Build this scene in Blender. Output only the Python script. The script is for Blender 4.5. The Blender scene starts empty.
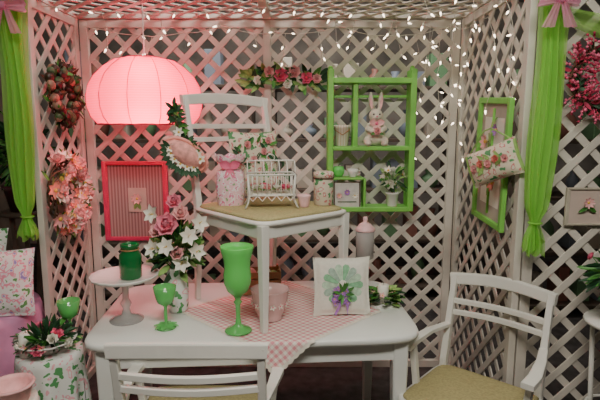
import bpy, bmesh, math, random
from mathutils import Vector, Matrix
V=Vector; pi=math.pi
random.seed(7)
def T(x,y,z): return Matrix.Translation((x,y,z))
def R(a,ax='Z'): return Matrix.Rotation(a,4,ax)
# ------------------------------------------------------------ materials
MC={}
def mat(name,col,rough=.5,metal=0,trans=0,noise=0,nscale=8,es=0,ecol=None,bump=0,alpha=1,sub=0):
    if name in MC: return MC[name]
    m=bpy.data.materials.new(name); m.use_nodes=True
    nt=m.node_tree; p=nt.nodes['Principled BSDF']
    p.inputs['Base Color'].default_value=(*col,1); p.inputs['Roughness'].default_value=rough
    p.inputs['Metallic'].default_value=metal; p.inputs['Transmission Weight'].default_value=trans
    p.inputs['Alpha'].default_value=alpha
    if es:
        p.inputs['Emission Color'].default_value=(*(ecol or col),1); p.inputs['Emission Strength'].default_value=es
    if noise or bump:
        tc=nt.nodes.new('ShaderNodeTexCoord'); n=nt.nodes.new('ShaderNodeTexNoise')
        n.inputs['Scale'].default_value=nscale; n.inputs['Detail'].default_value=4
        nt.links.new(tc.outputs['Object'],n.inputs['Vector'])
        if noise:
            r=nt.nodes.new('ShaderNodeValToRGB')
            r.color_ramp.elements[0].position=.3; r.color_ramp.elements[1].position=.7
            r.color_ramp.elements[0].color=(*[c*(1-noise) for c in col],1)
            r.color_ramp.elements[1].color=(*[min(1,c*(1+noise)) for c in col],1)
            nt.links.new(n.outputs['Fac'],r.inputs['Fac']); nt.links.new(r.outputs['Color'],p.inputs['Base Color'])
        if bump:
            b=nt.nodes.new('ShaderNodeBump'); b.inputs['Strength'].default_value=bump; b.inputs['Distance'].default_value=.01
            nt.links.new(n.outputs['Fac'],b.inputs['Height']); nt.links.new(b.outputs['Normal'],p.inputs['Normal'])
    MC[name]=m; return m
def mat_spots(name,stops,scale=30,rough=.8):
    if name in MC: return MC[name]
    m=bpy.data.materials.new(name); m.use_nodes=True
    nt=m.node_tree; p=nt.nodes['Principled BSDF']; p.inputs['Roughness'].default_value=rough
    tc=nt.nodes.new('ShaderNodeTexCoord'); v=nt.nodes.new('ShaderNodeTexNoise')
    v.inputs['Scale'].default_value=scale; v.inputs['Detail'].default_value=1.5
    r=nt.nodes.new('ShaderNodeValToRGB'); r.color_ramp.interpolation='CONSTANT'
    e=r.color_ramp.elements
    e[0].position=0; e[0].color=(*stops[0][1],1); e[1].position=stops[1][0]; e[1].color=(*stops[1][1],1)
    for pos,c in stops[2:]:
        x=e.new(pos); x.color=(*c,1)
    nt.links.new(tc.outputs['Object'],v.inputs['Vector']); nt.links.new(v.outputs['Fac'],r.inputs['Fac'])
    nt.links.new(r.outputs['Color'],p.inputs['Base Color'])
    MC[name]=m; return m
def mat_check(name,c0,c1,k,rot=0,stripes=False,rough=.85,uv=False):
    m=bpy.data.materials.new(name); m.use_nodes=True
    nt=m.node_tree; p=nt.nodes['Principled BSDF']; p.inputs['Roughness'].default_value=rough
    tc=nt.nodes.new('ShaderNodeTexCoord'); mp=nt.nodes.new('ShaderNodeMapping'); mp.inputs['Rotation'].default_value=(0,0,rot)
    sp=nt.nodes.new('ShaderNodeSeparateXYZ')
    nt.links.new(tc.outputs['UV' if uv else 'Object'],mp.inputs['Vector']); nt.links.new(mp.outputs[0],sp.inputs[0])
    outs=[]
    for ax in (['X'] if stripes else ['X','Y']):
        a=nt.nodes.new('ShaderNodeMath'); a.operation='MULTIPLY'; a.inputs[1].default_value=k; nt.links.new(sp.outputs[ax],a.inputs[0])
        f=nt.nodes.new('ShaderNodeMath'); f.operation='FRACT'; nt.links.new(a.outputs[0],f.inputs[0])
        g=nt.nodes.new('ShaderNodeMath'); g.operation='GREATER_THAN'; g.inputs[1].default_value=.5; nt.links.new(f.outputs[0],g.inputs[0])
        outs.append(g)
    if stripes: fac=outs[0].outputs[0]
    else:
        s=nt.nodes.new('ShaderNodeMath'); s.operation='ADD'; nt.links.new(outs[0].outputs[0],s.inputs[0]); nt.links.new(outs[1].outputs[0],s.inputs[1])
        h=nt.nodes.new('ShaderNodeMath'); h.operation='MULTIPLY'; h.inputs[1].default_value=.5; nt.links.new(s.outputs[0],h.inputs[0]); fac=h.outputs[0]
    mx=nt.nodes.new('ShaderNodeMixRGB'); mx.inputs[1].default_value=(*c0,1); mx.inputs[2].default_value=(*c1,1)
    nt.links.new(fac,mx.inputs[0]); nt.links.new(mx.outputs[0],p.inputs['Base Color'])
    return m
def mat_sheer(name,col,transp=.3,es=0,wave=0,diff=.5,ecol=None):
    m=bpy.data.materials.new(name); m.use_nodes=True
    nt=m.node_tree; nt.nodes.clear()
    o=nt.nodes.new('ShaderNodeOutputMaterial'); d=nt.nodes.new('ShaderNodeBsdfDiffuse'); t=nt.nodes.new('ShaderNodeBsdfTranslucent')
    d.inputs[0].default_value=(*col,1); t.inputs[0].default_value=(*col,1)
    m1=nt.nodes.new('ShaderNodeMixShader'); m1.inputs[0].default_value=1-diff; nt.links.new(d.outputs[0],m1.inputs[1]); nt.links.new(t.outputs[0],m1.inputs[2])
    last=m1
    if es:
        e=nt.nodes.new('ShaderNodeEmission'); e.inputs[0].default_value=(*(ecol or col),1); e.inputs[1].default_value=es
        a=nt.nodes.new('ShaderNodeAddShader'); nt.links.new(m1.outputs[0],a.inputs[0]); nt.links.new(e.outputs[0],a.inputs[1]); last=a
    if wave:
        tc=nt.nodes.new('ShaderNodeTexCoord'); w=nt.nodes.new('ShaderNodeTexWave'); w.bands_direction='Z'; w.inputs['Scale'].default_value=wave; w.inputs['Distortion'].default_value=1
        nt.links.new(tc.outputs['Object'],w.inputs['Vector'])
        r=nt.nodes.new('ShaderNodeValToRGB'); r.color_ramp.elements[0].color=(*[c*.55 for c in col],1); r.color_ramp.elements[1].color=(*col,1)
        nt.links.new(w.outputs['Fac'],r.inputs[0]); nt.links.new(r.outputs[0],d.inputs[0]); nt.links.new(r.outputs[0],t.inputs[0])
    if transp:
        tr=nt.nodes.new('ShaderNodeBsdfTransparent'); m2=nt.nodes.new('ShaderNodeMixShader'); m2.inputs[0].default_value=transp
        nt.links.new(last.outputs[0],m2.inputs[1]); nt.links.new(tr.outputs[0],m2.inputs[2]); last=m2
    nt.links.new(last.outputs[0],o.inputs[0]); return m

WHITE=mat('painted_white',(.82,.81,.75),.35,noise=.05,nscale=6)
LAT=mat('lattice_paint',(.66,.61,.54),.6,noise=.14,nscale=5)
TABLEW=mat('table_white',(.84,.86,.82),.28,noise=.03,nscale=3)
SEAT=mat('wheat_fabric',(.44,.38,.18),.9,noise=.15,nscale=90,bump=.4)
LIME=mat('lime_paint',(.22,.60,.10),.45,noise=.12)
LIMEG=mat('lime_goblet_glass',(.20,.85,.18),.18,trans=.2)
GREENGL=mat('green_glass',(.25,.85,.25),.1,trans=.5)
DGREEN=mat('dark_green_glass',(.015,.20,.05),.12,trans=.2)
CLEAR=mat('clear_glass',(.92,.88,.86),.06,trans=.6)
CHINA=mat('white_china',(.85,.84,.8),.2)
PINKP=mat('pink_paint',(.72,.05,.15),.45,noise=.1)
PINKPALE=mat('pale_pink_ceramic',(.88,.55,.56),.3,noise=.1,nscale=40)
LEAF=mat('leaf_green',(.07,.26,.04),.5,noise=.4,nscale=20)
LEAF2=mat('leaf_light',(.28,.46,.13),.5,noise=.3,nscale=20)
DLEAF=mat('leaf_dark',(.02,.08,.03),.6,noise=.4,nscale=20)
PW=mat('petal_white',(.88,.85,.75),.6)
PP=mat('petal_pink',(.85,.17,.30),.6,noise=.15,nscale=30)
PMP=mat('petal_midpink',(.88,.32,.42),.6,noise=.15,nscale=30)
PLP=mat('petal_lightpink',(.9,.48,.48),.6,noise=.15,nscale=30)
PCOR=mat('petal_coral',(.85,.30,.24),.6,noise=.2,nscale=30)
PRED=mat('petal_crimson',(.5,.04,.1),.6,noise=.3,nscale=30)
PPUR=mat('petal_purple',(.42,.18,.55),.6,noise=.2,nscale=30)
YEL=mat('stamen_yellow',(.75,.5,.08),.6)
TWIG=mat('twig',(.10,.055,.03),.8,noise=.3,nscale=40)
WOOD=mat('honey_wood',(.38,.20,.09),.5,noise=.25,nscale=15)
DWOOD=mat('dark_wood',(.11,.08,.06),.6,noise=.3,nscale=10)
BLACK=mat('black',(.01,.01,.01),.4)
FLORAL=mat_spots('floral_fabric',[(0,(.12,.35,.1)),(.36,(.85,.83,.8)),(.54,(.85,.3,.4)),(.62,(.8,.7,.75)),(.68,(.35,.25,.6))],34)
FLORALP=mat_spots('pink_floral_fabric',[(0,(.25,.45,.2)),(.34,(.88,.55,.60)),(.50,(.88,.80,.80)),(.58,(.80,.22,.38)),(.66,(.88,.6,.65))],40)
FLORAL2=mat_spots('floral_linen',[(0,(.1,.3,.12)),(.40,(.7,.62,.48)),(.58,(.6,.2,.2)),(.64,(.72,.66,.55))],30)
FLORAL3=mat_spots('floral_cloth',[(0,(.1,.35,.12)),(.40,(.82,.84,.8)),(.60,(.85,.45,.5)),(.67,(.85,.85,.8))],26)
CREAM=mat('cream_cotton',(.80,.77,.68),.9,noise=.05,nscale=60,bump=.2)
# ------------------------------------------------------------ builder
def rect_sec(c=.18): 
    a=1-c
    return [(1,a),(a,1),(-a,1),(-1,a),(-1,-a),(-a,-1),(a,-1),(1,-a)]
def circ_sec(n=8): return [(math.cos(2*pi*i/n),math.sin(2*pi*i/n)) for i in range(n)]
class B:
    def __init__(s,name,M=None):
        s.name=name; s.bm=bmesh.new(); s.mats=[]; s.M=M or Matrix()
    def mi(s,m):
        if m not in s.mats: s.mats.append(m)
        return s.mats.index(m)
    def add(s,vs,fs,m,smooth=True):
        bv=[s.bm.verts.new(s.M@V(v)) for v in vs]; k=s.mi(m)
        for f in fs:
            try:
                x=s.bm.faces.new([bv[i] for i in f]); x.material_index=k; x.smooth=smooth
            except ValueError: pass
    def box(s,c,d,m,bev=.004,rot=None):
        t=bmesh.new(); bmesh.ops.create_cube(t,size=1)
        for v in t.verts: v.co=V((v.co.x*d[0],v.co.y*d[1],v.co.z*d[2]))
        if bev: bmesh.ops.bevel(t,geom=t.edges[:],offset=min(bev,min(d)*.3),segments=2,affect='EDGES',profile=.5)
        t.verts.index_update()
        Mx=T(*c)@(rot or Matrix())
        s.add([Mx@v.co for v in t.verts],[[v.index for v in f.verts] for f in t.faces],m,False); t.free()
    def ell(s,c,r,m,seg=16,ring=10,rot=None):
        if not hasattr(r,'__len__'): r=(r,r,r)
        t=bmesh.new(); bmesh.ops.create_uvsphere(t,u_segments=seg,v_segments=ring,radius=1)
        t.verts.index_update()
        Mx=T(*c)@(rot or Matrix())
        s.add([Mx@V((v.co.x*r[0],v.co.y*r[1],v.co.z*r[2])) for v in t.verts],[[v.index for v in f.verts] for f in t.faces],m); t.free()
    def lathe(s,prof,c,m,n=32,smooth=True,close=False,flute=0,nf=0):
        vs=[];fs=[]
        for r,z in prof:
            for i in range(n):
                a=2*pi*i/n; rr=r*(1+flute*math.cos(nf*a))
                vs.append((c[0]+rr*math.cos(a),c[1]+rr*math.sin(a),c[2]+z))
        k=len(prof)
        for j in range(k-1):
            for i in range(n):
                fs.append([j*n+i,j*n+(i+1)%n,(j+1)*n+(i+1)%n,(j+1)*n+i])
        if prof[0][0]>.0005 and close: fs.append(list(range(n))[::-1])
        if prof[-1][0]>.0005 and close: fs.append([(k-1)*n+i for i in range(n)])
        s.add(vs,fs,m,smooth)
    def sweep(s,pts,w,h,m,up=(0,0,1),sec=None,sc=None,smooth=False,closed=False):
        sec=sec or rect_sec(); pts=[V(p) for p in pts]; n=len(pts); up=V(up); vs=[];fs=[]; q=len(sec)
        for i,p in enumerate(pts):
            if closed: t=(pts[(i+1)%n]-pts[i-1]).normalized()
            else: t=(pts[min(i+1,n-1)]-pts[max(i-1,0)]).normalized()
            u=up
            if abs(t.dot(u))>.97: u=V((0,1,0)) if abs(t.y)<.9 else V((1,0,0))
            sd=t.cross(u).normalized(); nn=sd.cross(t); k=sc[i] if sc else 1
            for a,b in sec: vs.append(p+sd*(a*w/2*k)+nn*(b*h/2*k))
        for i in range(n if closed else n-1):
            j=(i+1)%n
            for a in range(q): fs.append([i*q+a,i*q+(a+1)%q,j*q+(a+1)%q,j*q+a])
        if not closed: fs+= [list(range(q))[::-1],[(n-1)*q+a for a in range(q)]]
        s.add(vs,fs,m,smooth)
    def tube(s,pts,r,m,n=8,sc=None,closed=False): s.sweep(pts,2*r,2*r,m,sec=circ_sec(n),smooth=True,sc=sc,closed=closed)
    def grid(s,f,nu,nv,m,smooth=True):
        vs=[f(i/nu,j/nv) for j in range(nv+1) for i in range(nu+1)]
        fs=[[j*(nu+1)+i,j*(nu+1)+i+1,(j+1)*(nu+1)+i+1,(j+1)*(nu+1)+i] for j in range(nv) for i in range(nu)]
        s.add(vs,fs,m,smooth)
    def loft(s,loops,m,smooth=False,cap=True):
        n=len(loops[0]); vs=[p for l in loops for p in l]; fs=[]
        for j in range(len(loops)-1):
            for i in range(n): fs.append([j*n+i,j*n+(i+1)%n,(j+1)*n+(i+1)%n,(j+1)*n+i])
        if cap: fs+=[list(range(n))[::-1],[(len(loops)-1)*n+i for i in range(n)]]
        s.add(vs,fs,m,smooth)
    def petal(s,p,d,nr,L,W,m,cup=.2,droop=0):
        p=V(p); d=V(d).normalized(); nr=V(nr); nr=(nr-d*nr.dot(d))
        if nr.length<.01: nr=d.orthogonal()
        nr.normalize(); sd=d.cross(nr)
        def f(u,v):
            t=(u-.5)*2; w=math.sin(pi*min(1,.08+.9*v))**.8
            return p+d*L*v+sd*(W/2*t*w)+nr*(cup*L*v*v+.18*W*t*t-droop*L*v*v)
        s.grid(f,2,4,m)
    def daisy(s,p,n,r,mp,mc,np=8,W=.5):
        n=V(n).normalized(); a=n.orthogonal().normalized(); b=n.cross(a); o=random.random()*6
        for i in range(np):
            th=2*pi*i/np+o; d=a*math.cos(th)+b*math.sin(th)+n*.25
            s.petal(V(p),d,n,r,r*W,mp,.1)
        s.ell(V(p)+n*r*.1,r*.22,mc,8,6)
    def rose(s,p,n,r,m):
        n=V(n).normalized(); a=n.orthogonal().normalized(); b=n.cross(a); p=V(p)
        s.ell(p+n*r*.25,r*.3,m,8,6)
        for k,(cnt,tilt,L) in enumerate([(3,.25,.75),(5,.6,.85),(6,1.05,.95),(7,1.5,1.0)]):
            for i in range(cnt):
                th=2*pi*i/cnt+k*.7; o=a*math.cos(th)+b*math.sin(th)
                d=n*math.cos(tilt)+o*math.sin(tilt)
                s.petal(p+o*r*.08,d,n*math.sin(tilt)-o*math.cos(tilt),r*L,r*.95,m,.25)
    def leaf(s,p,d,L,W,m,n=(0,0,1)): s.petal(p,d,V(n),L,W,m,-.1)
    def cushion(s,w,h,t,m,n=14,pinch=.06):
        for sg in (1,-1):
            def f(u,v):
                x=2*u-1;y=2*v-1
                th=(max(0,1-abs(x)**3.2)*max(0,1-abs(y)**3.2))**.55
                k=1-pinch*(1-x*x)*abs(y)**2; l=1-pinch*(1-y*y)*abs(x)**2
                return V((x*w/2*l, -sg*th*t/2, y*h/2*k))
            s.grid(f,n,n,m)
    def done(s,mods=None,parent=None):
        me=bpy.data.meshes.new(s.name); bmesh.ops.remove_doubles(s.bm,verts=s.bm.verts[:],dist=.00005)
        s.bm.normal_update(); s.bm.to_mesh(me); s.bm.free()
        o=bpy.data.objects.new(s.name,me)
        for m in s.mats: me.materials.append(m)
        bpy.context.scene.collection.objects.link(o)
        if parent: o.parent=parent
        return o
def rdir(zmin=-1):
    while True:
        v=V((random.uniform(-1,1),random.uniform(-1,1),random.uniform(zmin,1)))
        if .1<v.length<1: return v.normalized()
# ------------------------------------------------------------ room
def room():
    fl=mat('floor_carpet',(.07,.06,.058),.9,noise=.4,nscale=12)
    wl=mat('shop_wall',(.30,.27,.24),.9,noise=.5,nscale=2)
    cl=mat('shop_ceiling',(.42,.40,.38),.9,noise=.1,nscale=4)
    for n,c,d,m in [('floor',(0,2.5,-.05),(9,9,.1),fl),('ceiling',(0,2.5,3.35),(9,9,.1),cl),
        ('wall_back',(0,7.05,1.65),(9,.1,3.3),wl),('wall_front',(0,-2.05,1.65),(9,.1,3.3),wl),
        ('wall_left',(-4.55,2.5,1.65),(.1,9.2,3.3),wl),('wall_right',(4.55,2.5,1.65),(.1,9.2,3.3),wl)]:
        b=B(n); b.box(c,d,m,0); b.done()
room()
# ------------------------------------------------------------ lattice
def lattice(name,W,H,M,posts=(),pitch=.150,sw=.035):
    b=B(name,M); e=.012
    for sgn in (1,-1):
        c=-H
        while c<W+H:
            if sgn==1: z0=max(e,e-c); z1=min(H-e,W-e-c); f=lambda z: c+z
            else: z0=max(e,c-(W-e)); z1=min(H-e,c-e); f=lambda z: c-z
            if z1-z0>.04:
                y=-.004*sgn
                b.sweep([(f(z0),y,z0),(f(z1),y,z1)],.0075,sw,LAT,up=(sgn*-.707,0,.707))
            c+=pitch
    t=.05
    for x in [t/2,W-t/2]+list(posts): b.box((x,0,H/2),(t,.034,H-.0),LAT,.003)
    for z in (t/2,H-t/2): b.box((W/2,0,z),(W-2*t,.032,t),LAT,.003)
    return b.done()
XL,XR,YB,ZC=-1.40,1.02,3.31,2.34
lattice('lattice_wall_back',XR-XL,ZC,T(XL,YB,0),posts=((XR-XL)/2-.02,))
lattice('lattice_wall_left',.60,ZC,T(XL-.02,YB-.62,0)@R(pi/2))
lattice('lattice_wall_right',.97,ZC,T(XR+.02,YB-.99,0)@R(pi/2))
lattice('lattice_panel_neighbor',1.2,ZC,T(XR+.05,YB-.96,0))
lattice('lattice_canopy',XR-XL+.1,1.05,T(XL-.05,2.28,ZC+.02)@R(-pi/2,'X'),posts=((XR-XL)/2+.03,))
# ------------------------------------------------------------ background shelves behind booth
def shelving(name,x,y,w,seed):
    rnd=random.Random(seed); b=B(name,T(x,y,0))
    H=2.1
    for sx in (-w/2,w/2): b.box((sx,0,H/2),(.04,.4,H),DWOOD)
    cols=[(.5,.44,.36),(.6,.6,.6),(.3,.13,.1),(.2,.24,.3),(.5,.4,.24),(.7,.66,.6),(.15,.3,.15)]
    for i in range(5):
        z=.1+i*.48; b.box((0,0,z),(w-.04,.4,.03),DWOOD)
        xx=-w/2+.1
        while xx<w/2-.12 and i<5:
            r=rnd.uniform(.05,.1); h=rnd.uniform(.12,.32); m=mat('stock_%d'%rnd.randrange(7),cols[rnd.randrange(7)],.5)
            if rnd.random()<.5: b.lathe([(r*.6,0),(r,h*.4),(r*.9,h*.6),(r*.4,h*.8),(r*.55,h)],(xx,0,z+.015),m,16,close=True)
            else: b.box((xx,0,z+.015+h/2),(r*1.6,.2,h),m,.006)
            xx+=r*2+.06
    b.done()
shelving('stock_shelf',-1.3,4.7,1.7,1); shelving('stock_shelf',.6,4.9,1.7,2); shelving('stock_shelf',2.6,4.4,1.5,3); shelving('stock_shelf',-3.2,4.2,1.4,5)
# ------------------------------------------------------------ table
TX,TY,TA=-.225,2.475,math.radians(4)
ta,tb=.76,.43
def tbl():
    b=B('dining_table',T(TX,TY,0)@R(TA))
    def loop(a,c,z,n=96,e=9):
        o=[]
        for i in range(n):
            th=2*pi*i/n; cs,sn=math.cos(th),math.sin(th)
            o.append((a*math.copysign(abs(cs)**(2/e),cs),c*math.copysign(abs(sn)**(2/e),sn),z))
        return o
    b.loft([loop(ta-.035,tb-.035,.708),loop(ta-.012,tb-.012,.712),loop(ta,tb,.724),loop(ta,tb,.738),loop(ta-.004,tb-.004,.747),loop(ta-.012,tb-.012,.75)],TABLEW,True)
    for sx in (-1,1):
        b.box((sx*(ta-.085),0,.665),(.022,2*tb-.22,.095),TABLEW)
        for sy in (-1,1):
            p=(sx*(ta-.10),sy*(tb-.085))
            b.sweep([(p[0],p[1],.713),(p[0],p[1],.6),(p[0],p[1],0)],.07,.07,TABLEW,sc=[1,1,.62],up=(0,1,0))
    for sy in (-1,1): b.box((0,sy*(tb-.07),.665),(2*ta-.22,.022,.095),TABLEW)
    b.done()
tbl()
# ------------------------------------------------------------ chairs
def chair(name,cx,cy,z0,f,W,D,SH,BH,arms=False,lean=.09,cush=.03,armz=.2,armlen=.36):
    ang=math.atan2(-f[0],f[1]); b=B(name,T(cx,cy,z0)@R(ang))
    x=W/2-.02; yb=-D/2+.02; yf=D/2-.02
    for s in (-1,1):
        b.sweep([(s*x,yf,SH),(s*x,yf,SH-.08),(s*x*1.0,yf,0)],.042,.042,WHITE,sc=[1,1,.66],up=(0,1,0))
        pts=[(s*x,yb-.03,0),(s*x,yb,SH-.05),(s*x,yb,SH+.05),(s*x,yb-lean*.45,SH+(BH-SH)*.5),(s*x,yb-lean,BH)]
        b.sweep(pts,.034,.036,WHITE,up=(0,1,0),sc=[.75,1,1,.95,.8])
        b.sweep([(s*x,yb,SH-.03),(s*x,yf,SH-.03)],.022,.06,WHITE)
        if arms: b.sweep([(s*x,yb,SH*.42),(s*x,yf,SH*.42)],.018,.022,WHITE)
    for y in (yb,yf): b.sweep([(-x,y,SH-.03),(x,y,SH-.03)],.022,.06,WHITE)
    if arms: b.sweep([(-x,0,SH*.42),(x,0,SH*.42)],.018,.022,WHITE)
    def rail(t,h,bow=.035,ext=0,arch=0,th=.02):
        z=SH+(BH-SH)*t; yy=yb-lean*(t if t>.5 else t*.9)
        pts=[(-x-ext+(2*x+2*ext)*i/12, yy-bow*math.sin(pi*i/12), z+arch*math.sin(pi*i/12)) for i in range(13)]
        b.sweep(pts,th,h,WHITE)
    rail(.97,.056,ext=.022,arch=.018,th=.026)
    rail(.74,.026); rail(.62,.026); 
    def sl(a,c,z):
        o=[]
        for i in range(40):
            th=2*pi*i/40; cs,sn=math.cos(th),math.sin(th)
            o.append((a*math.copysign(abs(cs)**.25,cs),c*math.copysign(abs(sn)**.25,sn),z))
        return o
    b.loft([sl(W/2+.004,D/2+.006,SH-.004),sl(W/2+.012,D/2+.014,SH+.004),sl(W/2+.012,D/2+.014,SH+.012),sl(W/2,D/2,SH+.018)],WHITE,True)
    b.loft([sl(W/2-.012,D/2-.012,SH+.014),sl(W/2-.004,D/2-.004,SH+.02),sl(W/2-.012,D/2-.012,SH+cush-.004),sl(W/2-.05,D/2-.05,SH+cush)],SEAT,True)
    if arms:
        for s in (-1,1):
            za=SH+armz
            pts=[(s*x,yb-lean*.3,za+.01),(s*(x+.03),yb+armlen*.35,za+.012),(s*(x+.045),yb+armlen*.75,za),(s*(x+.04),yb+armlen,za-.006)]
            b.sweep(pts,.045,.022,WHITE,sc=[.8,.9,1.15,1.15])
            b.sweep([(s*(x+.038),yb+armlen*.8,za-.008),(s*(x+.01),yb+armlen*.8,SH-.02)],.028,.03,WHITE,up=(0,1,0))
    return b.done()
chair('dining_armchair',-.405,1.985,0,(0,1),.57,.46,.44,.895,True,armlen=.33,armz=.19)
chair('dining_armchair',.775,2.115,0,(-.66,-.75),.50,.46,.44,.91,True,armlen=.33,armz=.22)
CC=(-.155,2.525); CF=(.66,-.75)
chair('dining_chair',CC[0],CC[1],.7545,CF,.55,.60,.488,1.07,False,lean=.10,cush=.034)
SZ=.7545+.488+.034
# ------------------------------------------------------------ tablecloth
def cloth():
    g=mat_check('gingham_pink',(.88,.82,.74),(.74,.28,.32),26,uv=True)
    b=B('gingham_tablecloth'); Mt=T(TX,TY,0)@R(TA); Mi=Mt.inverted(); c=V((-.10,2.42,0)); h=.50
    def f(u,v,dz=0):
        p=c+V((h*(u-v),h*(u+v-1),0)); l=Mi@p; z=.7515
        l.x=max(-ta+.02,min(ta-.02,l.x))
        e=-(tb+.004)
        if l.y<e:
            o=e-l.y; l.y=e-.004-.012*min(1,o*12)*(1+.5*math.sin(l.x*55)); z=.7515-o
        l.y=min(l.y,tb-.01)
        return Mt@V((l.x,l.y-dz,z+dz+.0012*math.sin(u*40)*math.sin(v*33)))
    N=70
    me=bpy.data.meshes.new('gingham_tablecloth')
    vs=[f(i/N,j/N) for j in range(N+1) for i in range(N+1)]
    fs=[[j*(N+1)+i,j*(N+1)+i+1,(j+1)*(N+1)+i+1,(j+1)*(N+1)+i] for j in range(N) for i in range(N)]
    me.from_pydata(vs,[],fs); uvl=me.uv_layers.new(name='UVMap')
    for lp in me.loops: uvl.data[lp.index].uv=((lp.vertex_index%(N+1))/N,(lp.vertex_index//(N+1))/N)
    me.materials.append(g)
    for p in me.polygons: p.use_smooth=True
    o=bpy.data.objects.new('gingham_tablecloth',me); bpy.context.scene.collection.objects.link(o)
    b=B('lace_edge')
    for side in range(4):
        def e(t,off):
            return [(t,0+off),(1-off,t),(t,1-off),(off,t)][side]
        def lf(u,v):
            t=min(.999,max(.001,u)); off=-.002-.026*v*(.65+.35*abs(math.sin(t*pi*22)))
            a,bb=e(t,off); return f(a,bb,.001)
        b.grid(lf,132,2,mat('lace_cream',(.86,.80,.70),.9))
    b.done(parent=o)
cloth()
TZ=.7545
# ------------------------------------------------------------ pendant lamp
def lamp():
    M=T(-.885,2.93,0)
    sh=mat_sheer('pink_lampshade_fabric',(.95,.12,.25),0,es=.85,wave=24,diff=.2,ecol=(1,.035,.13))
    rib=mat('coral_rib',(.75,.05,.12),.5)
    e=bpy.data.objects.new('pendant_lamp',None); bpy.context.scene.collection.objects.link(e)
    prof=[(.10,2.055),(.165,2.04),(.225,2.0),(.275,1.95),(.305,1.895),(.318,1.84),(.316,1.78),(.298,1.725),(.265,1.685)]
    b=B('shade',M)
    b.lathe(prof,(0,0,0),sh,72,flute=.010,nf=12); b.done(parent=e)
    b=B('frame',M)
    for i in range(12):
        a=2*pi*i/12
        b.tube([((r+.002)*1.010*math.cos(a),(r+.002)*1.010*math.sin(a),z) for r,z in prof],.0022,rib,6)
    for r,z in (prof[0],prof[-1]): b.tube([(r*math.cos(t*pi/16),r*math.sin(t*pi/16),z) for t in range(32)],.005,rib,6,closed=True)
    for i in range(3):
        a=2*pi*i/3; b.tube([(0,0,2.0),(.10*math.cos(a),.10*math.sin(a),2.055)],.003,rib,6)
    b.done(parent=e)
    b=B('cord',M); b.tube([(0,0,ZC+.01),(0,0,1.99)],.004,CHINA); b.tube([(0,0,1.995),(.03,-.09,1.98),(.05,-.14,1.95)],.005,CHINA); b.lathe([(.0,1.96),(.02,1.955),(.022,1.90),(0,1.895)],(.05,-.14,0),CHINA,16); b.done(parent=e)
    b=B('bulb',M); b.lathe([(0,1.765),(.02,1.77),(.034,1.795),(.034,1.82),(.018,1.87),(.015,1.90)],(.05,-.14,0),mat('bulb_glow',(1,.75,.6),.3,es=25),16); b.done(parent=e)
    l=bpy.data.lights.new('lamp_light','POINT'); l.energy=62; l.color=(1,.20,.24); l.shadow_soft_size=.04
    o=bpy.data.objects.new('lamp_light',l); o.location=(-.835,2.78,1.82); o.parent=e; bpy.context.scene.collection.objects.link(o)
lamp()
# ------------------------------------------------------------ frames
def frame(name,w,h,M,bw,mf,mi_,d=.025,extra=None):
    b=B(name,M)
    for s in (-1,1):
        b.box((s*(w/2-bw/2),0,0),(bw,d,h),mf,.005); b.box((0,0,s*(h/2-bw/2)),(w-2*bw+.002,d*.95,bw),mf,.005)
        b.box((s*(w/2-bw-.004),-.001,0),(.008,d*.6,h-2*bw),mf,.002)
    if mi_: b.box((0,d*.25,0),(w-2*bw+.01,.006,h-2*bw+.01),mi_,0)
    if extra: extra(b)
    return b.done()
def ex1(b):
    b.box((.01,-.004,.01),(.12,.006,.16),mat('faded_card',(.6,.48,.42),.9,noise=.1),.002)
    b.daisy((.01,-.010,.02),(0,-1,0),.04,PLP,YEL)
    b.leaf((.01,-.011,0),(-.4,0,-1),.06,.025,LEAF2,(0,-1,0)); b.leaf((.01,-.011,0),(.4,0,-1),.06,.025,LEAF2,(0,-1,0))
frame('pink_picture_frame',.43,.53,T(-1.085,3.275,1.18),.026,PINKP,mat_check('mauve_stripes',(.30,.18,.18),(.48,.34,.32),48,stripes=True),extra=ex1)
def ex2(b):
    b.box((0,.006,.0),(.26,.006,.46),CREAM,.002); b.box((0,-.002,.0),(.010,.012,.55),LIME,.002)
    b.daisy((-.07,-.006,.1),(0,-1,0),.05,PLP,YEL); b.daisy((.07,-.006,-.10),(0,-1,0),.05,PCOR,YEL); b.daisy((.06,-.006,.17),(0,-1,0),.035,PPUR,YEL)
    for i in range(10): b.leaf((.0,-.006,-.18+.04*i),(random.uniform(-1,1),0,.7),.07,.025,LEAF2,(0,-1,0))
frame('green_picture_frame',.42,.66,T(1.0,2.62,1.49)@R(-pi/2)@R(math.radians(3),'Y'),.032,LIME,mat('frame_backing',(.45,.40,.34),.8,noise=.2),extra=ex2)
def ex3(b):
    b.daisy((0,-.012,.02),(0,-1,0),.03,PLP,YEL); b.leaf((0,-.012,0),(-1,0,-.6),.05,.02,LEAF,(0,-1,0)); b.leaf((0,-.012,0),(1,0,-.6),.05,.02,LEAF,(0,-1,0))
frame('wall_sign',.20,.18,T(1.35,2.325,1.30),.010,mat('aged_wood_white',(.5,.45,.36),.8,noise=.2),mat('faded_card',(.6,.48,.42)),.016,ex3)
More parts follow.
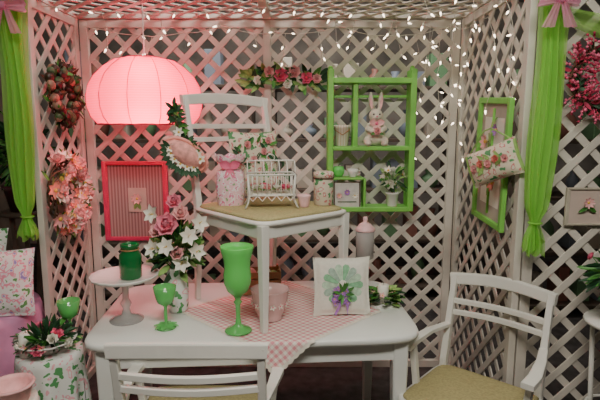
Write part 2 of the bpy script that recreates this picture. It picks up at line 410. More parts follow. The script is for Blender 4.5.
def roll():
    b=B('floral_bolster_pillow',T(.93,2.39,1.50)@R(math.radians(-50))@R(math.radians(-22),'Y'))
    b.cushion(.27,.175,.11,FLORAL2,18)
    for s in (-1,1): b.sweep([(s*.128,-.004,-.075),(s*.128,-.012,0),(s*.128,-.004,.075)],.012,.014,LEAF2)
    b.tube([(-.12,0,.075),(-.02,.03,.17),(.02,.03,.17),(.12,0,.075)],.004,LEAF2)
    for i in range(5): b.rose((-.08+.04*i,-.058+.006*abs(i-2),.01*(i%2)),(0,-1,0),.02,[PLP,PCOR][i%2])
    for i in range(12): b.leaf((random.uniform(-.08,.08),-.055,random.uniform(-.03,.03)),(random.uniform(-1,1),-.1,random.uniform(-1,1)),.04,.015,LEAF2,(0,-1,0))
    b.done()
roll()
# ------------------------------------------------------------ green shelf + contents
def gshelf():
    b=B('green_wall_shelf',T(0,3.20,0)); x0,x1,z0,z1=.19,.70,1.135,2.02; D=.15
    for x in (x0,x1):
        b.box((x,0,(z0+z1)/2),(.038,D*.9,z1-z0),LIME,.006)
        b.ell((x,0,z1+.008),(.016,.016,.018),LIME,12,8)
    for z,h in ((z1-.07,.034),(1.535,.026),(z0+.015,.03)): b.box(((x0+x1)/2,0,z),(x1-x0-.03,D,h),LIME,.005)
    b.box((.345,0,1.745),(.032,D*.7,.40),LIME,.005)
    b.box((.30,0,1.345),(.20,D*.85,.014),LIME,.004); b.box((.41,0,1.245),(.016,D*.8,.20),LIME,.004)
    b.box(((x0+x1)/2,.06,z1-.16),(x1-x0-.03,.015,.016),LIME,.003)
    b.done()
gshelf()
def bunny():
    M=T(.475,3.185,1.549)@Matrix.Scale(.92,4)
    b=B('plush_bunny',M); fur=mat('bunny_fur',(.74,.67,.56),.95,noise=.1,nscale=60,bump=.6)
    b.ell((0,0,.085),(.070,.055,.085),fur); b.ell((0,-.005,.15),(.045,.04,.05),fur)
    b.ell((0,-.012,.205),(.048,.046,.047),fur); b.ell((0,-.045,.193),(.026,.022,.02),fur)
    for s in (-1,1):
        b.tube([(s*.02,0,.235),(s*.028,.004,.27),(s*.034,.006,.32),(s*.036,.0,.365)],.017,fur,10,sc=[.8,1,1.05,.45])
        b.tube([(s*.045,-.005,.145),(s*.06,-.035,.115),(s*.03,-.062,.10)],.019,fur,10,sc=[.9,1,.95]); b.ell((s*.026,-.066,.098),(.02,.018,.018),fur)
        b.tube([(s*.045,0,.045),(s*.062,-.04,.035),(s*.058,-.062,.02)],.026,fur,10,sc=[1.1,1,.7]); b.ell((s*.055,-.055,.019),(.024,.032,.019),fur)
    b.ell((0,.05,.05),.022,fur)
    o=b.done(); r=o.modifiers.new('r','REMESH'); r.mode='VOXEL'; r.voxel_size=.0045; r.use_smooth_shade=True
    s=o.modifiers.new('s','SMOOTH'); s.iterations=4
    b=B('face_and_bow',M)
    for s in (-1,1): b.ell((s*.02,-.054,.214),.0055,BLACK,10,8)
    b.ell((0,-.068,.199),(.007,.005,.005),PP,10,8)
    b.tube([(-.01,-.063,.183),(0,-.066,.187),(.01,-.063,.183)],.0012,BLACK,5)
    for s in (-1,1):
        b.petal((s*.029,-.012,.25),(s*.12,0,1),(0,-1,0),.09,.02,PLP,0)
        b.petal((0,-.05,.155),(s,-.2,.2),(0,-1,0),.055,.045,PLP,.1); b.petal((0,-.055,.15),(s*.5,-.2,-1),(0,-1,0),.06,.025,PLP,.1)
    b.ell((0,-.058,.153),.012,PP,10,8); b.rose((0,-.085,.10),(0,-1,.2),.026,PLP)
    b.leaf((.0,-.08,.10),(1,-.2,-.5),.05,.02,LEAF,(0,-1,0)); b.leaf((0,-.08,.10),(-1,-.2,-.5),.05,.02,LEAF,(0,-1,0))
    b.done(parent=o)
bunny()
def pot(name,x,y,z,r,h,m,fl=0,rim=True):
    b=B(name,T(x,y,z)); b.lathe([(0,0),(r*.7,0),(r*.74,.004),(r*.95,h*.85),(r,h*.86),(r*1.04,h*.93),(r,h),(r*.9,h),(r*.85,h*.8),(r*.6,.01),(0,.01)],(0,0,0),m,32); return b
b=pot('striped_pail',.265,3.19,1.549,.052,.13,mat_check('pail_stripes',(.7,.6,.45),(.8,.75,.66),60,stripes=True))
b.tube([(-.05,0,.115),(-.045,-.03,.10),(0,-.055,.07),(.045,-.03,.10),(.05,0,.115)],.003,WOOD); b.done()
b=B('embroidered_card',T(.30,3.165,1.254)@R(-.14,'X')); 
b.box((0,0,-.018),(.17,.012,.17),mat('card_backing',(.62,.60,.56),.8,noise=.1,nscale=30),.003)
for k in range(3): b.daisy((-.05+.05*k,-.010,-.02+.02*(k%2)),(0,-1,0),.022,[PLP,PPUR,PW][k],YEL)
b.sweep([(-.06,-.008,-.06),(.06,-.008,-.06)],.002,.006,DLEAF)
for s in (-1,1): b.box((s*.08,-.003,-.018),(.006,.014,.17),TWIG,.001); b.box((0,-.003,-.018+s*.083),(.17,.014,.006),TWIG,.001)
b.done()
def bouquet(b,c,Rr,n,stuff,leaves,lm,ll=.09,zmin=.0,lw=.3,origin=None,flat=1):
    c=V(c); og=V(origin) if origin else c
    for i in range(leaves):
        d=rdir(zmin); d.z*=flat; p=c+V((d.x*Rr[0],d.y*Rr[1],d.z*Rr[2]))*random.uniform(.4,.8)
        dd=(d+V((0,0,random.uniform(-.4,.3)))).normalized(); L=ll*random.uniform(.7,1.2)
        b.leaf(p,dd,L,L*lw,lm[i%len(lm)],rdir(.2))
        if i%2==0: b.tube([og,(og+p)*.5+V((0,0,.01)),p],.0018,LEAF,4)
    for i in range(n):
        d=rdir(zmin); d.z*=flat; p=c+V((d.x*Rr[0],d.y*Rr[1],d.z*Rr[2]))
        k,m,r=stuff[i%len(stuff)]
        if k=='rose': b.rose(p,d,r,m)
        elif k=='daisy': b.daisy(p,d,r,m,YEL,6)
        elif k=='ball': b.ell(p,r,m,10,8)
        b.tube([og,(og*.6+p*.4),p],.002,LEAF,4)
b=pot('potted_white_flowers',.59,3.17,1.166,.042,.09,CHINA)
bouquet(b,(0,-.01,.17),(.065,.05,.085),9,[('daisy',PW,.036),('rose',PW,.026)],34,[LEAF,DLEAF,LEAF2],.07,-.6,origin=(0,0,.08)); b.done()
b=B('green_apple',T(.245,3.17,1.354)); b.lathe([(0,.062),(.01,.068),(.03,.066),(.038,.045),(.034,.02),(.02,.003),(0,.0)],(0,0,0),LIMEG,20); b.tube([(0,0,.06),(.004,0,.085)],.002,TWIG); b.leaf((0,0,.075),(1,0,.4),.03,.015,LEAF)
b.done()
b=B('small_teacup',T(.335,3.17,1.354)); b.lathe([(0,0),(.02,0),(.022,.006),(.034,.03),(.038,.05),(.036,.05),(.03,.03),(.0,.008)],(0,0,0),CHINA,24); b.tube([(.034,0,.04),(.052,0,.04),(.05,0,.02),(.03,0,.015)],.003,CHINA); b.done()
# ------------------------------------------------------------ wreaths
def wreath(name,M,Rr,r,kinds,n,leaves,lm,lsz=.06):
    b=B(name,M)
    for k in range(4):
        b.tube([((Rr+.35*r*math.cos(5*t*pi/24+k*1.6))*math.cos(t*pi/24),.3*r*math.sin(5*t*pi/24+k*1.6),(Rr+.35*r*math.cos(5*t*pi/24+k*1.6))*math.sin(t*pi/24)) for t in range(48)],.006,TWIG,6,closed=True)
    for i in range(leaves):
        a=random.random()*2*pi; ph=random.uniform(-.3,pi+.3)
        o=V((math.cos(a),0,math.sin(a))); n_=o*math.cos(ph)+V((0,-1,0))*math.sin(ph)
        p=o*Rr+n_*r*.5; tg=V((-math.sin(a),0,math.cos(a)))
        b.leaf(p,n_*.8+tg*random.uniform(-1,1),lsz,lsz*.35,lm[i%len(lm)],(0,-1,0))
    for i in range(n):
        a=2*pi*i/n*3.0+random.uniform(-.2,.2); ph=random.uniform(.1,pi-.1)
        o=V((math.cos(a),0,math.sin(a))); n_=o*math.cos(ph)+V((0,-1,0))*math.sin(ph); p=o*Rr+n_*r*.8
        k,m,s=kinds[i%len(kinds)]
        if k=='rose': b.rose(p,n_,s,m)
        elif k=='daisy': b.daisy(p,n_,s,m,YEL,7)
        elif k=='egg': b.ell(p,(s,s,s*1.25),m,12,8,rot=R(random.random()*3,'Y'))
        elif k=='sprig':
            b.tube([o*Rr,p,p+n_*s],.0016,m,4)
            for q in range(3): b.ell(p+n_*s*(.4+.3*q)+rdir()*.006,.006,m,6,5)
    return b.done()
EGG=mat('egg_brown',(.045,.02,.012),.4,noise=.4,nscale=30); EGG2=mat('egg_pinkish',(.30,.17,.12),.5,noise=.3,nscale=30); EGG3=mat('egg_sage',(.07,.12,.05),.5,noise=.3,nscale=30)
wreath('egg_wreath',T(-1.355,2.90,1.85)@R(pi/2),.13,.045,[('egg',EGG,.025),('egg',EGG2,.024),('egg',EGG3,.025),('egg',EGG,.026)],52,90,[LEAF,TWIG,DLEAF],.065)
wreath('pink_flower_wreath',T(-1.35,2.86,1.29)@R(pi/2),.17,.06,[('daisy',PCOR,.055),('daisy',PW,.055),('rose',PLP,.045),('daisy',PLP,.055)],54,70,[LEAF2,LEAF,PLP],.07)
wreath('crimson_berry_wreath',T(1.35,2.30,1.89),.125,.035,[('sprig',PRED,.06),('sprig',PP,.05)],190,60,[PRED,DLEAF],.05)
b=B('rose_swag',T(-.085,3.245,1.985))
b.tube([(-.24,0,-.04),(-.1,0,.01),(.05,0,.02),(.24,0,-.03)],.008,TWIG)
for i in range(90):
    x=random.uniform(-.25,.25); z=-.03*abs(x)*4+random.uniform(-.04,.045); b.leaf((x,-.005,z),(random.uniform(-1,1)+x*3,-.4,random.uniform(-.8,.8)),.085,.03,[LEAF,DLEAF,LEAF2][i%3],(0,-1,0))
for x,z,r,m in [(-.03,.0,.045,PP),(.05,.02,.04,PLP),(-.11,.02,.035,PLP),(.13,-.015,.04,PP),(-.18,-.03,.03,PW),(.19,-.02,.03,PLP),(.01,-.05,.03,PW)]: b.rose((x,-.035,z),(random.uniform(-.3,.3),-1,.2),r,m)
b.done()
# ------------------------------------------------------------ tulle curtains & bows
TUL=mat_sheer('green_tulle',(.50,.92,.20),.42,diff=.5)
TULP=mat_sheer('pink_tulle',(.95,.45,.65),.3,diff=.5)
def tulle(name,x,y,zt,zb,wt,tie,lean=0):
    b=B(name)
    for k in range(2):
        def f(u,v):
            z=zt+(zb-zt)*v; q=(zt-z)/(zt-zb)
            w=wt*(1-.25*q); g=math.exp(-((z-tie)/.05)**2); w*=(1-.5*g)
            if z<tie: w*=1+1.0*(tie-z)
            xx=(u-.5)*w; yy=(.018+.01*k)*(1-.5*g)*math.sin(u*2*pi*(3+k)+2.2*k+z*2.5)
            return V((x+xx+lean*q+.008*math.sin(z*7+u*3),y+yy+k*.012,z+.02*math.sin(u*17)*(v>.97)))
        b.grid(f,60,60,TUL)
    q=(zt-tie)/(zt-zb); w=wt*(1-.25*q)*.5
    b.tube([(x+lean*q+w*.55*math.cos(t*pi/8),y+.008+.024*math.sin(t*pi/8),tie) for t in range(16)],.005,TUL,6,closed=True)
    return b.done()
tulle('green_tulle_curtain',-1.445,2.60,2.335,1.085,.145,1.20)
tulle('green_tulle_curtain',1.095,2.225,2.335,1.10,.13,1.24,lean=-.03)
def swag(name,x0,x1,y,z,drop):
    b=B(name)
    def f(u,v):
        xx=x0+(x1-x0)*u; zz=z-drop*math.sin(pi*u)-v*(.07+.05*math.sin(pi*u)); return V((xx,y-.02*math.sin(v*9+u*3),zz))
    b.grid(f,30,16,TUL); b.done()
swag('green_tulle_swag',1.16,2.0,2.31,2.20,.06)
swag('green_tulle_swag',-2.3,-1.53,2.62,2.30,.05)
def bow(name,p,s):
    b=B(name,T(*p))
    for sx in (-1,1):
        def f(u,v,sx=sx):
            a=2*pi*u; l=s*(.5-.5*math.cos(a)); w=(v-.5)*s*.9*(.3+.7*(l/s)); return V((sx*l,-.25*s*math.sin(a)+.01*math.sin(v*18),w+s*.15*l/s))
        b.grid(f,24,10,TULP)
        def g(u,v,sx=sx): return V((sx*s*(.1+.45*v)+(u-.5)*s*(.2+.4*v),-.01-.01*math.sin(u*14),-s*1.3*v))
        b.grid(g,10,12,TULP)
    b.ell((0,-.02,0),(s*.18,s*.2,s*.2),TULP); b.done()
bow('pink_tulle_bow',(-1.43,2.53,2.25),.10); bow('pink_tulle_bow',(1.07,2.16,2.19),.085)
# ------------------------------------------------------------ fairy lights
def fairy():
    b=B('fairy_lights'); wire=mat('light_wire',(.75,.7,.6),.6); glow=mat('fairy_bulb',(1,.82,.6),.3,es=7); rnd=random.Random(11)
    def bulb(q):
        d=V((rnd.uniform(-1,1),rnd.uniform(-.5,.2),rnd.uniform(-1.6,.1))).normalized()
        b.tube([q,q+d*.016],.0035,wire,6); b.tube([q+d*.016,q+d*.024,q+d*.037],.005,glow,6,sc=[.8,1,.25])
    def strand(p,n):
        pts=[V(p)]
        for i in range(n): pts.append(pts[-1]+V((rnd.uniform(-.03,.03),rnd.uniform(-.006,.006),-rnd.uniform(.05,.13))))
        b.tube(pts,.0016,wire,4)
        for q in pts[1:]: bulb(q)
    def line(a,c,sag,N,drops,lens):
        a=V(a);c=V(c); pts=[a.lerp(c,i/N)+V((0,0,-4*sag*(i/N)*(1-i/N)+rnd.uniform(-.008,.008))) for i in range(N+1)]
        b.tube(pts,.002,wire,4)
        for i in range(1,N):
            if i%drops==0: strand(pts[i],rnd.choice(lens))
            elif i%2: bulb(pts[i])
    z=ZC-.045
    line((-1.36,3.26,z),(-.5,3.26,z),.06,12,3,[1,2,3]); line((-.5,3.26,z),(.25,3.26,z),.05,11,3,[1,2,3]); line((.25,3.26,z),(.96,3.26,z),.06,12,4,[1,2])
    line((-1.36,2.75,z),(-.1,2.72,z),.04,16,4,[1,2]); line((-.1,2.72,z),(.95,2.7,z),.04,14,4,[1,2,3])
    line((.955,3.24,z),(.955,2.38,z),.08,13,3,[4,5,6,7])
    line((.1,2.95,z),(.95,2.95,z),.04,12,3,[2,3,5])
    line((.78,3.24,z),(.95,3.1,z),.03,4,1,[5,7,8])
    line((.35,2.42,z),(.95,2.42,z),.04,8,3,[1,2])
    b.done()
fairy()
# ------------------------------------------------------------ table objects
b=B('cake_stand',T(-.835,2.30,.75))
b.lathe([(0,0.0),(.078,.0),(.08,.006),(.055,.016),(.022,.03),(.016,.06),(.026,.085),(.014,.11),(.016,.17),(.035,.195),(.03,.2),(0,.2)],(0,0,0),CLEAR,40)
b.lathe([(0,.198),(.05,.2),(.145,.212),(.158,.226),(.155,.23),(.14,.219),(.05,.212),(0,.212)],(0,0,0),CHINA,64,flute=.012,nf=16)
b.done()
b=B('green_mason_jar',T(-.80,2.29,.9635))
b.lathe([(0,0),(.044,0),(.05,.008),(.052,.10),(.05,.115),(.04,.13),(.04,.15),(.043,.152),(.043,.165),(.038,.166),(.036,.135),(.046,.11),(.046,.012),(0,.010)],(0,0,0),DGREEN,32,flute=.01,nf=12)
b.tube([(.042*math.cos(t*pi/12),.042*math.sin(t*pi/12),.14) for t in range(24)],.003,WOOD,6,closed=True); b.done()
def goblet(name,x,y,z,k,m):
    b=B(name,T(x,y,z))
    b.lathe([(0,0),(.045,0),(.046,.004),(.02,.012),(.007,.022),(.007,.10),(.014,.11),(.036,.125),(.044,.15),(.052,.198),(.049,.198),(.041,.15),(.031,.13),(0,.118)],(0,0,0),m,36)
    for i in range(8):
        a=2*pi*i/8; b.petal((.01*math.cos(a),.01*math.sin(a),.013),(math.cos(a),math.sin(a),-.15),(0,0,1),.048,.03,m,0)
    o=b.done(); return o
goblet('green_stem_glass',-.62,2.205,.751,1,GREENGL)
b=B('green_hurricane_goblet',T(-.28,2.16,TZ)@Matrix.Scale(.97,4))
b.lathe([(0,0),(.060,0),(.064,.004),(.058,.010),(.03,.02),(.014,.035),(.010,.07),(.012,.13),(.020,.142),(.012,.154),(.020,.172)],(0,0,0),GREENGL,48)
b.lathe([(.0,.170),(.022,.172),(.048,.198),(.062,.235),(.064,.27),(.059,.305),(.062,.345),(.072,.38),(.077,.405),(.075,.408),(.070,.385),(.056,.32),(.054,.30),(.058,.24),(.043,.202),(0,.185)],(0,0,0),LIMEG,48); b.done()
b=B('rose_and_lily_vase',T(-.615,2.42,TZ)@Matrix.Diagonal((.9,.9,.95,1)))
b.lathe([(0,0),(.05,0),(.055,.01),(.062,.12),(.052,.19),(.058,.235),(.062,.24),(.055,.236),(.047,.19),(.05,.1),(.04,.01),(0,.01)],(0,0,0),FLORAL3,32)
O=V((0,0,.2))
for i in range(120):
    d=rdir(-.35); p=V((0,0,.34))+V((d.x*.10,d.y*.08,d.z*.14)); b.leaf(p*.75+O*.25,d+V((0,0,.2)),.09,.04,[LEAF,LEAF2,DLEAF][i%3],rdir(.1))
    if i%2==0: b.tube([O,(O+p)*.5,p],.002,LEAF,4)
for p,m,r in [((-.02,-.08,.47),PMP,.064),((-.08,-.06,.44),PLP,.042),((.05,-.07,.53),PLP,.042),((.0,.0,.58),PMP,.042),((.03,-.10,.33),PLP,.036)]:
    b.rose(p,(p[0]*2,-.8,.6),r,m); b.tube([O,V(p)*.5+O*.5,p],.003,LEAF,5)
for p in [(-.10,-.07,.35),(.09,-.09,.42),(.12,-.05,.33),(-.02,-.11,.37),(.05,-.09,.28),(-.11,-.02,.52),(.13,.0,.47)]:
    n=V((p[0]*4,-1,.3)).normalized(); a=n.orthogonal().normalized(); c=n.cross(a)
    for i in range(6):
        th=i*pi/3; d=a*math.cos(th)+c*math.sin(th)+n*1.0; b.petal(p,d,n,.056,.036,PW,-.35)
    for i in range(3): b.tube([V(p),V(p)+n*.04+a*.01*(i-1)],.0015,YEL,4)
    b.tube([O,V(p)*.5+O*.5,p],.003,LEAF,5)
b.done()
b=B('pink_planter_cup',T(-.145,2.31,TZ))
PG=mat('pink_glass',(.95,.66,.64),.2,trans=.25)
b.lathe([(0,0),(.055,0),(.06,.006),(.055,.016),(.07,.04),(.084,.10),(.09,.145),(.093,.15),(.088,.15),(.08,.10),(.066,.045),(.0,.02)],(0,0,0),PG,48,flute=.015,nf=16)
for i in range(14):
    a=2*pi*i/14; b.daisy((.083*math.cos(a),.083*math.sin(a),.085),(math.cos(a),math.sin(a),-.1),.018,PW,PP,5)
b.done()
b=B('wooden_crate',T(-.23,2.70,TZ)@R(.1))
for z in (.02,.065,.11):
    for s in (-1,1): b.box((0,s*.058,z),(.24,.008,.036),WOOD,.002); b.box((s*.118,0,z),(.008,.108,.036),WOOD,.002)
for sx in (-1,1):
    for sy in (-1,1): b.box((sx*.106,sy*.048,.07),(.014,.012,.14),WOOD,.002)
b.box((0,0,.006),(.228,.108,.008),WOOD,.001)
b.ell((-.05,0,.10),.04,PLP); b.ell((.03,0,.10),.042,CREAM); b.ell((.08,.01,.09),.03,LEAF2)
b.done()
b=B('dresden_plate_pillow',T(.205,2.375,TZ+.140)@R(.06)@R(math.radians(-12),'X'))
b.cushion(.285,.29,.085,CREAM)
gm=[mat('patch_green',(.25,.52,.30),.85,noise=.2,nscale=60),mat('patch_mint',(.50,.68,.50),.85,noise=.2,nscale=60),mat('patch_sage',(.38,.52,.42),.85,noise=.2,nscale=80)]
def sy_(x,z):
    X=x/.1425;Z=z/.145; return -((max(0,1-abs(X)**3.2)*max(0,1-abs(Z)**3.2))**.55)*.0425-.002
for i in range(14):
    a=2*pi*i/14
    def f(u,v,a=a):
        r=.022+.078*v; th=a+(u-.5)*2*pi/14*.94*(1 if v<.85 else 1-(v-.85)*4); x=r*math.cos(th); z=r*math.sin(th)+.01; return V((x,sy_(x,z),z))
    b.grid(f,4,8,gm[i%3])
b.ell((0,sy_(0,.01),.01),(.023,.004,.023),CREAM)
for i in range(26):
    p=V((-.01+random.uniform(-.035,.035),-.055,-.03+random.uniform(-.05,.03))); b.daisy(p,(random.uniform(-.5,.5),-1,.3),.016,PPUR,YEL,5)
for i in range(14): b.leaf((0,-.05,-.03),(random.uniform(-1,1),-.3,random.uniform(-1,1)),.06,.016,LEAF,(0,-1,0))
for s in (-1,1):
    b.sweep([(-.01,-.056,-.04),(s*.02,-.06,-.09),(s*.03-.01,-.05,-.13)],.002,.012,PPUR)
b.done()
b=B('ivy_candle_ring',T(.435,2.52,.75))
b.lathe([(0,0),(.07,0),(.075,.006),(.03,.012),(0,.012)],(0,0,0),CHINA,24)
b.lathe([(0,.01),(.028,.01),(.029,.105),(.02,.108),(0,.102)],(0,0,0),mat('candle_wax',(.88,.85,.76),.5),24); b.tube([(0,0,.10),(.002,0,.118)],.001,BLACK,4)
for i in range(90):
    a=random.random()*2*pi; r=random.uniform(.035,.07); b.leaf((r*math.cos(a),r*math.sin(a),random.uniform(.012,.07)),(math.cos(a),math.sin(a),random.uniform(.0,.7)),.05,.038,[LEAF,DLEAF,LEAF2][i%3],(0,0,1))
for i in range(7):
    a=i*.9; b.daisy((.06*math.cos(a),.06*math.sin(a),.065),(math.cos(a),math.sin(a),1),.018,PLP,YEL,5)
b.done()
b=B('apothecary_candle_jar',T(.365,2.745,.75))
b.lathe([(0,0),(.055,0),(.058,.006),(.03,.016),(.012,.03),(.010,.12),(.016,.14),(.010,.16),(.03,.18),(.05,.19),(.052,.34),(.046,.345),(.046,.2),(0,.195)],(0,0,0),CLEAR,32)
b.lathe([(0,.20),(.042,.20),(.042,.29),(0,.292)],(0,0,0),mat('candle_pink',(.85,.60,.55),.5),24)
b.lathe([(.054,.345),(.056,.352),(.052,.36),(.03,.385),(.01,.395),(.014,.41),(.012,.422),(0,.426)],(0,0,0),PINKPALE,32)
b.done()
# ------------------------------------------------------------ things on the raised chair
b=B('floral_gift_bag',T(-.355,2.54,SZ)@R(.1))
def f(u,v):
    a=2*pi*u; z=v*.25; w=(.066+.010*math.sin(pi*min(1,v*1.35)))*(1-.58*math.exp(-((v-.78)/.07)**2)); w*=1 if v<.8 else 1+.3*(v-.8)*5*.5
    w=max(w,.012); sq=1/max(abs(math.cos(a)),abs(math.sin(a)))**.45
    return V((w*math.cos(a)*sq*(1+.05*math.sin(7*a)*v),.75*w*math.sin(a)*sq*(1+.05*math.cos(6*a)*v),z+.012*math.sin(5*a)*(v>.9)))
b.grid(f,36,24,FLORALP); b.box((0,0,.004),(.11,.085,.008),FLORALP,.002)
b.tube([(.038*math.cos(t*pi/8),.030*math.sin(t*pi/8),.195) for t in range(16)],.006,PP,6,closed=True)
for s in (-1,1):
    b.petal((0,-.04,.195),(s,-.2,.5),(0,-1,0),.06,.045,PP,.1); b.petal((0,-.04,.195),(s*.4,-.2,-1),(0,-1,0),.06,.022,PP,.1)
b.done()
b=B('white_wire_birdcage',T(-.145,2.47,SZ)@R(.12))
W2,D2=.115,.07
for sx in (-1,1):
    for sy in (-1,1): b.tube([(sx*(W2+.014),sy*(D2+.005),.004),(sx*W2,sy*D2,.03),(sx*(W2-.010),sy*D2,.07),(sx*W2,sy*D2,.165)],.005,WHITE,8)
for z in (.065,.165):
    b.tube([(-W2,-D2,z),(W2,-D2,z),(W2,D2,z),(-W2,D2,z)],.0045,WHITE,8,closed=True)
for i in range(11):
    x=-W2+W2*2*i/10
    for sy in (-1,1): b.tube([(x,sy*D2,.065),(x,sy*D2,.165)],.0022,WHITE,6)
for i in range(7):
    x=-W2+W2*2*i/6
    b.tube([(x,D2*math.cos(t*pi/10),.165+.065*math.sin(t*pi/10)) for t in range(11)],.0024,WHITE,6)
b.tube([(-W2,0,.230),(W2,0,.230)],.004,WHITE); b.tube([(.02*math.cos(t*pi/8),0,.245+.016*math.sin(t*pi/8)) for t in range(16)],.0025,WHITE,6,closed=True)
for i in range(5):
    x=-W2+.046*i+.023
    b.tube([(x-.023,-D2,.065),(x,-D2,.038),(x+.023,-D2,.065)],.003,WHITE,6)
b.box((0,0,.068),(2*W2-.006,2*D2-.006,.008),CREAM,.002)
for i in range(14): b.rose((random.uniform(-.09,.09),random.uniform(-.05,.05),.095),(random.uniform(-.3,.3),-.3,1),.022,[PLP,PW,PP][i%3])
for i in range(24): b.leaf((random.uniform(-.1,.1),random.uniform(-.05,.05),.085),rdir(.1),.035,.014,LEAF2)
b.done()
b=B('pink_votive_cup',T(.02,2.46,SZ)); b.lathe([(0,0),(.022,0),(.024,.006),(.032,.05),(.034,.06),(.03,.06),(.02,.01),(0,.01)],(0,0,0),PINKPALE,24,flute=.02,nf=10); b.done()
b=B('floral_jar_candle',T(.12,2.53,SZ)); b.lathe([(0,0),(.046,0),(.05,.005),(.05,.135),(.047,.14),(.052,.142),(.052,.165),(.04,.172),(0,.172)],(0,0,0),FLORAL2,28)
b.tube([(.052*math.cos(t*pi/12),.052*math.sin(t*pi/12),.138) for t in range(24)],.003,TWIG,6,closed=True); b.done()
b=B('floral_back_cushion',T(-.245,2.71,SZ+.195)@R(math.radians(25))@R(math.radians(-10),'X')); b.cushion(.28,.36,.075,FLORAL2)
for i in range(24): b.leaf((random.uniform(-.1,.1),-.036,random.uniform(-.02,.12)),(random.uniform(-1,1),-.1,random.uniform(-1,1)),.05,.018,[LEAF,DLEAF][i%2],(0,-1,0))
for p in ((-.05,.1),(.04,.06),(.07,.12),(-.02,.02)): b.rose((p[0],-.042,p[1]),(0,-1,.1),.02,PLP)
b.done()
b=B('white_flower_garland',T(-.605,2.555,1.50))
cur=[V((-.035,.02,.27)),V((-.02,-.01,.2)),V((.01,-.03,.13)),V((.05,-.05,.07)),V((.10,-.06,.03))]
b.tube(cur,.005,TWIG)
for i in range(110):
    k=random.random()*3.99; p=cur[int(k)].lerp(cur[int(k)+1],k%1); b.leaf(p,rdir(-1),.055,.02,[DLEAF,LEAF,DLEAF][i%3],(0,-1,0))
for p in cur[2:]: 
    for q in range(2): b.daisy(p+V((random.uniform(-.02,.02),-.03,random.uniform(-.02,.02))),(0,-1,.3),.03,PW,YEL,6)
b.done()
b=B('pink_bonnet',T(-.570,2.48,1.535)@R(.3)@R(math.radians(35),'Y'))
def f(u,v):
    a=2*pi*u; r=.09*math.sin(v*pi/2*.98)+(.025*(v-.85)/.15 if v>.85 else 0); return V((r*math.cos(a)*1.15,-.065*math.cos(v*pi/2)+.004*math.sin(12*a)*(v>.85),r*.62*math.sin(a)))
b.grid(f,40,14,mat('bonnet_pink',(.80,.36,.32),.9,noise=.25,nscale=40,bump=.5))
b.tube([(.098*math.cos(t*pi/14)*1.15,-.012,.098*.62*math.sin(t*pi/14)) for t in range(28)],.006,PCOR,6,closed=True)
for i in range(6):
    a=3.4+i*.45; b.daisy((.08*math.cos(a),-.035,.05*math.sin(a)),(math.cos(a)*.4,-1,.2),.026,PW,YEL,6); 
    for q in range(3): b.leaf((.08*math.cos(a),-.03,.05*math.sin(a)),(math.cos(a+.5*q-.5),-.3,math.sin(a+.5*q-.5)),.055,.022,DLEAF,(0,-1,0))
b.done()
# ------------------------------------------------------------ left foreground
def drape(name,x,y,z,r,m,fl=.07,nf=9,zb=.01,m2=None):
    b=B(name,T(x,y,0))
    b.lathe([(0,z-.003),(r*.98,z-.003),(r*.98,z-.022),(0,z-.022)],(0,0,0),WOOD,32)
    b.lathe([(.03,z-.02),(.025,z*.5),(.03,.05),(.14,.02),(.14,0),(0,0)],(0,0,0),WOOD,20)
    def f(u,v):
        a=2*pi*u
        if v<.35: rr=r*v/.35; zz=z
        else:
            q=(v-.35)/.65; rr=r*(1.015+fl*q*2)+ .035*q*math.sin(nf*a)+.015*q*math.sin(2.3*a+1); zz=z-(z-zb)*q
        return V((rr*math.cos(a),rr*math.sin(a),zz))
    b.grid(f,96,26,m); return b.done()
drape('draped_side_table',-1.15,2.17,.66,.14,FLORAL3,.05)
drape('pink_draped_table',-1.80,2.62,.69,.34,mat('pink_mauve_cloth',(.66,.30,.50),.9,noise=.15,nscale=10),.05,11)
b=B('flower_bowl',T(-1.15,2.15,.663))
b.lathe([(0,0),(.05,0),(.052,.008),(.04,.014),(.11,.045),(.13,.06),(.126,.062),(.10,.046),(0,.02)],(0,0,0),CHINA,40,flute=.01,nf=14)
bouquet(b,(0,0,.06),(.12,.11,.04),12,[('rose',PP,.028),('daisy',PLP,.03),('rose',PW,.024)],110,[LEAF,DLEAF,DLEAF],.07,-.1,origin=(0,0,.03))
b.done()
b=goblet('green_stem_glass',-1.095,2.265,.663,1,GREENGL)
b=B('white_pillar_candle',T(-1.215,2.10,.70)); b.lathe([(0,-.035),(.03,-.035),(.03,.07),(.02,.074),(0,.068)],(0,0,0),MC['candle_wax'],24); b.tube([(0,0,.07),(.001,0,.085)],.001,BLACK,4); b.done()
b=pot('pink_bowl',-1.14,1.84,.60,.085,.075,PLP); b.done()
drape('white_stool_table',-1.16,1.84,.60,.11,CREAM,.03,7)
b=B('floral_throw_pillow',T(-1.57,2.52,.69+.17)@R(.25)@R(-.25,'X')); b.cushion(.34,.36,.13,FLORAL); b.done()
b=B('floral_throw_pillow',T(-1.82,2.70,.69+.22)@R(-.1)@R(-.2,'X')); b.cushion(.40,.42,.12,FLORAL3); b.done()
b=B('topiary_plant_stand',T(-1.74,3.12,0))
for i in range(3):
    a=i*2.1; b.sweep([(.14*math.cos(a),.14*math.sin(a),0),(.05*math.cos(a),.05*math.sin(a),.6),(.09*math.cos(a),.09*math.sin(a),1.13)],.025,.025,DWOOD,up=(0,1,0))
b.lathe([(0,1.12),(.14,1.12),(.145,1.13),(.14,1.145),(0,1.145)],(0,0,0),DWOOD,28)
b.lathe([(0,1.145),(.08,1.145),(.11,1.28),(.12,1.285),(.12,1.31),(.10,1.31),(.07,1.2),(0,1.18)],(0,0,0),mat('plum_pot',(.10,.03,.04),.4),28)
bouquet(b,(0,0,1.52),(.17,.15,.26),6,[('rose',PP,.03)],260,[DLEAF,LEAF,DLEAF],.09,-.9,origin=(0,0,1.28)); b.done()
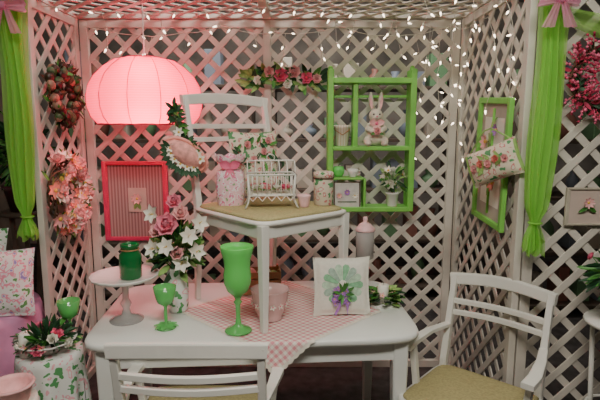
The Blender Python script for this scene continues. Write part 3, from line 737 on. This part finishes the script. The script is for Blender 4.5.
# ------------------------------------------------------------ right foreground
b=B('ivy_plant_stand',T(1.43,2.12,0))
for i in range(4):
    a=i*pi/2+.6; b.tube([(.15*math.cos(a),.15*math.sin(a),0),(.10*math.cos(a),.10*math.sin(a),.4),(.12*math.cos(a),.12*math.sin(a),.80)],.011,WHITE,8)
b.tube([(.11*math.cos(t*pi/12),.11*math.sin(t*pi/12),.4) for t in range(24)],.007,WHITE,6,closed=True)
b.lathe([(0,.80),(.145,.80),(.15,.81),(.145,.82),(0,.82)],(0,0,0),WHITE,32)
b.lathe([(0,.82),(.07,.82),(.09,.92),(.095,.925),(.09,.935),(.07,.93),(0,.92)],(0,0,0),mat('terracotta_dark',(.14,.08,.06),.6),24)
bouquet(b,(0,0,1.03),(.15,.13,.17),1,[('rose',PP,.02)],240,[DLEAF,LEAF,DLEAF],.075,-.6,origin=(0,0,.93)); b.done()
# ------------------------------------------------------------ lights
def area(name,loc,rot,sx,sy,e,c=(1,1,1)):
    b=B(name,T(*loc)); b.box((0,0,.03),(sx+.06,sy+.06,.04),WHITE,.005); o=b.done()
    l=bpy.data.lights.new(name+'_tube','AREA'); l.shape='RECTANGLE'; l.size=sx; l.size_y=sy; l.energy=e; l.color=c
    q=bpy.data.objects.new(name+'_tube',l); q.location=(loc[0],loc[1],loc[2]); q.rotation_euler=rot
    bpy.context.scene.collection.objects.link(q); q.parent=o
area('ceiling_light',(.1,.3,3.2),(math.radians(25),0,0),1.6,.6,125,(1,.95,.85))
area('ceiling_light',(-.4,2.5,3.2),(0,0,0),1.2,.6,20,(1,.94,.85))
area('ceiling_light',(0,4.1,3.2),(math.radians(20),0,0),2.4,.5,65,(1,.95,.88))
w=bpy.data.worlds.new('World'); bpy.context.scene.world=w; w.use_nodes=True
w.node_tree.nodes['Background'].inputs[0].default_value=(.05,.05,.05,1)
# ------------------------------------------------------------ camera
cam=bpy.data.cameras.new('camera'); cam.lens=30; cam.sensor_width=36; cam.clip_start=.05
co=bpy.data.objects.new('camera',cam); co.location=(0,0,1.68); co.rotation_euler=(math.radians(90-8.53),0,0)
bpy.context.scene.collection.objects.link(co); bpy.context.scene.camera=co
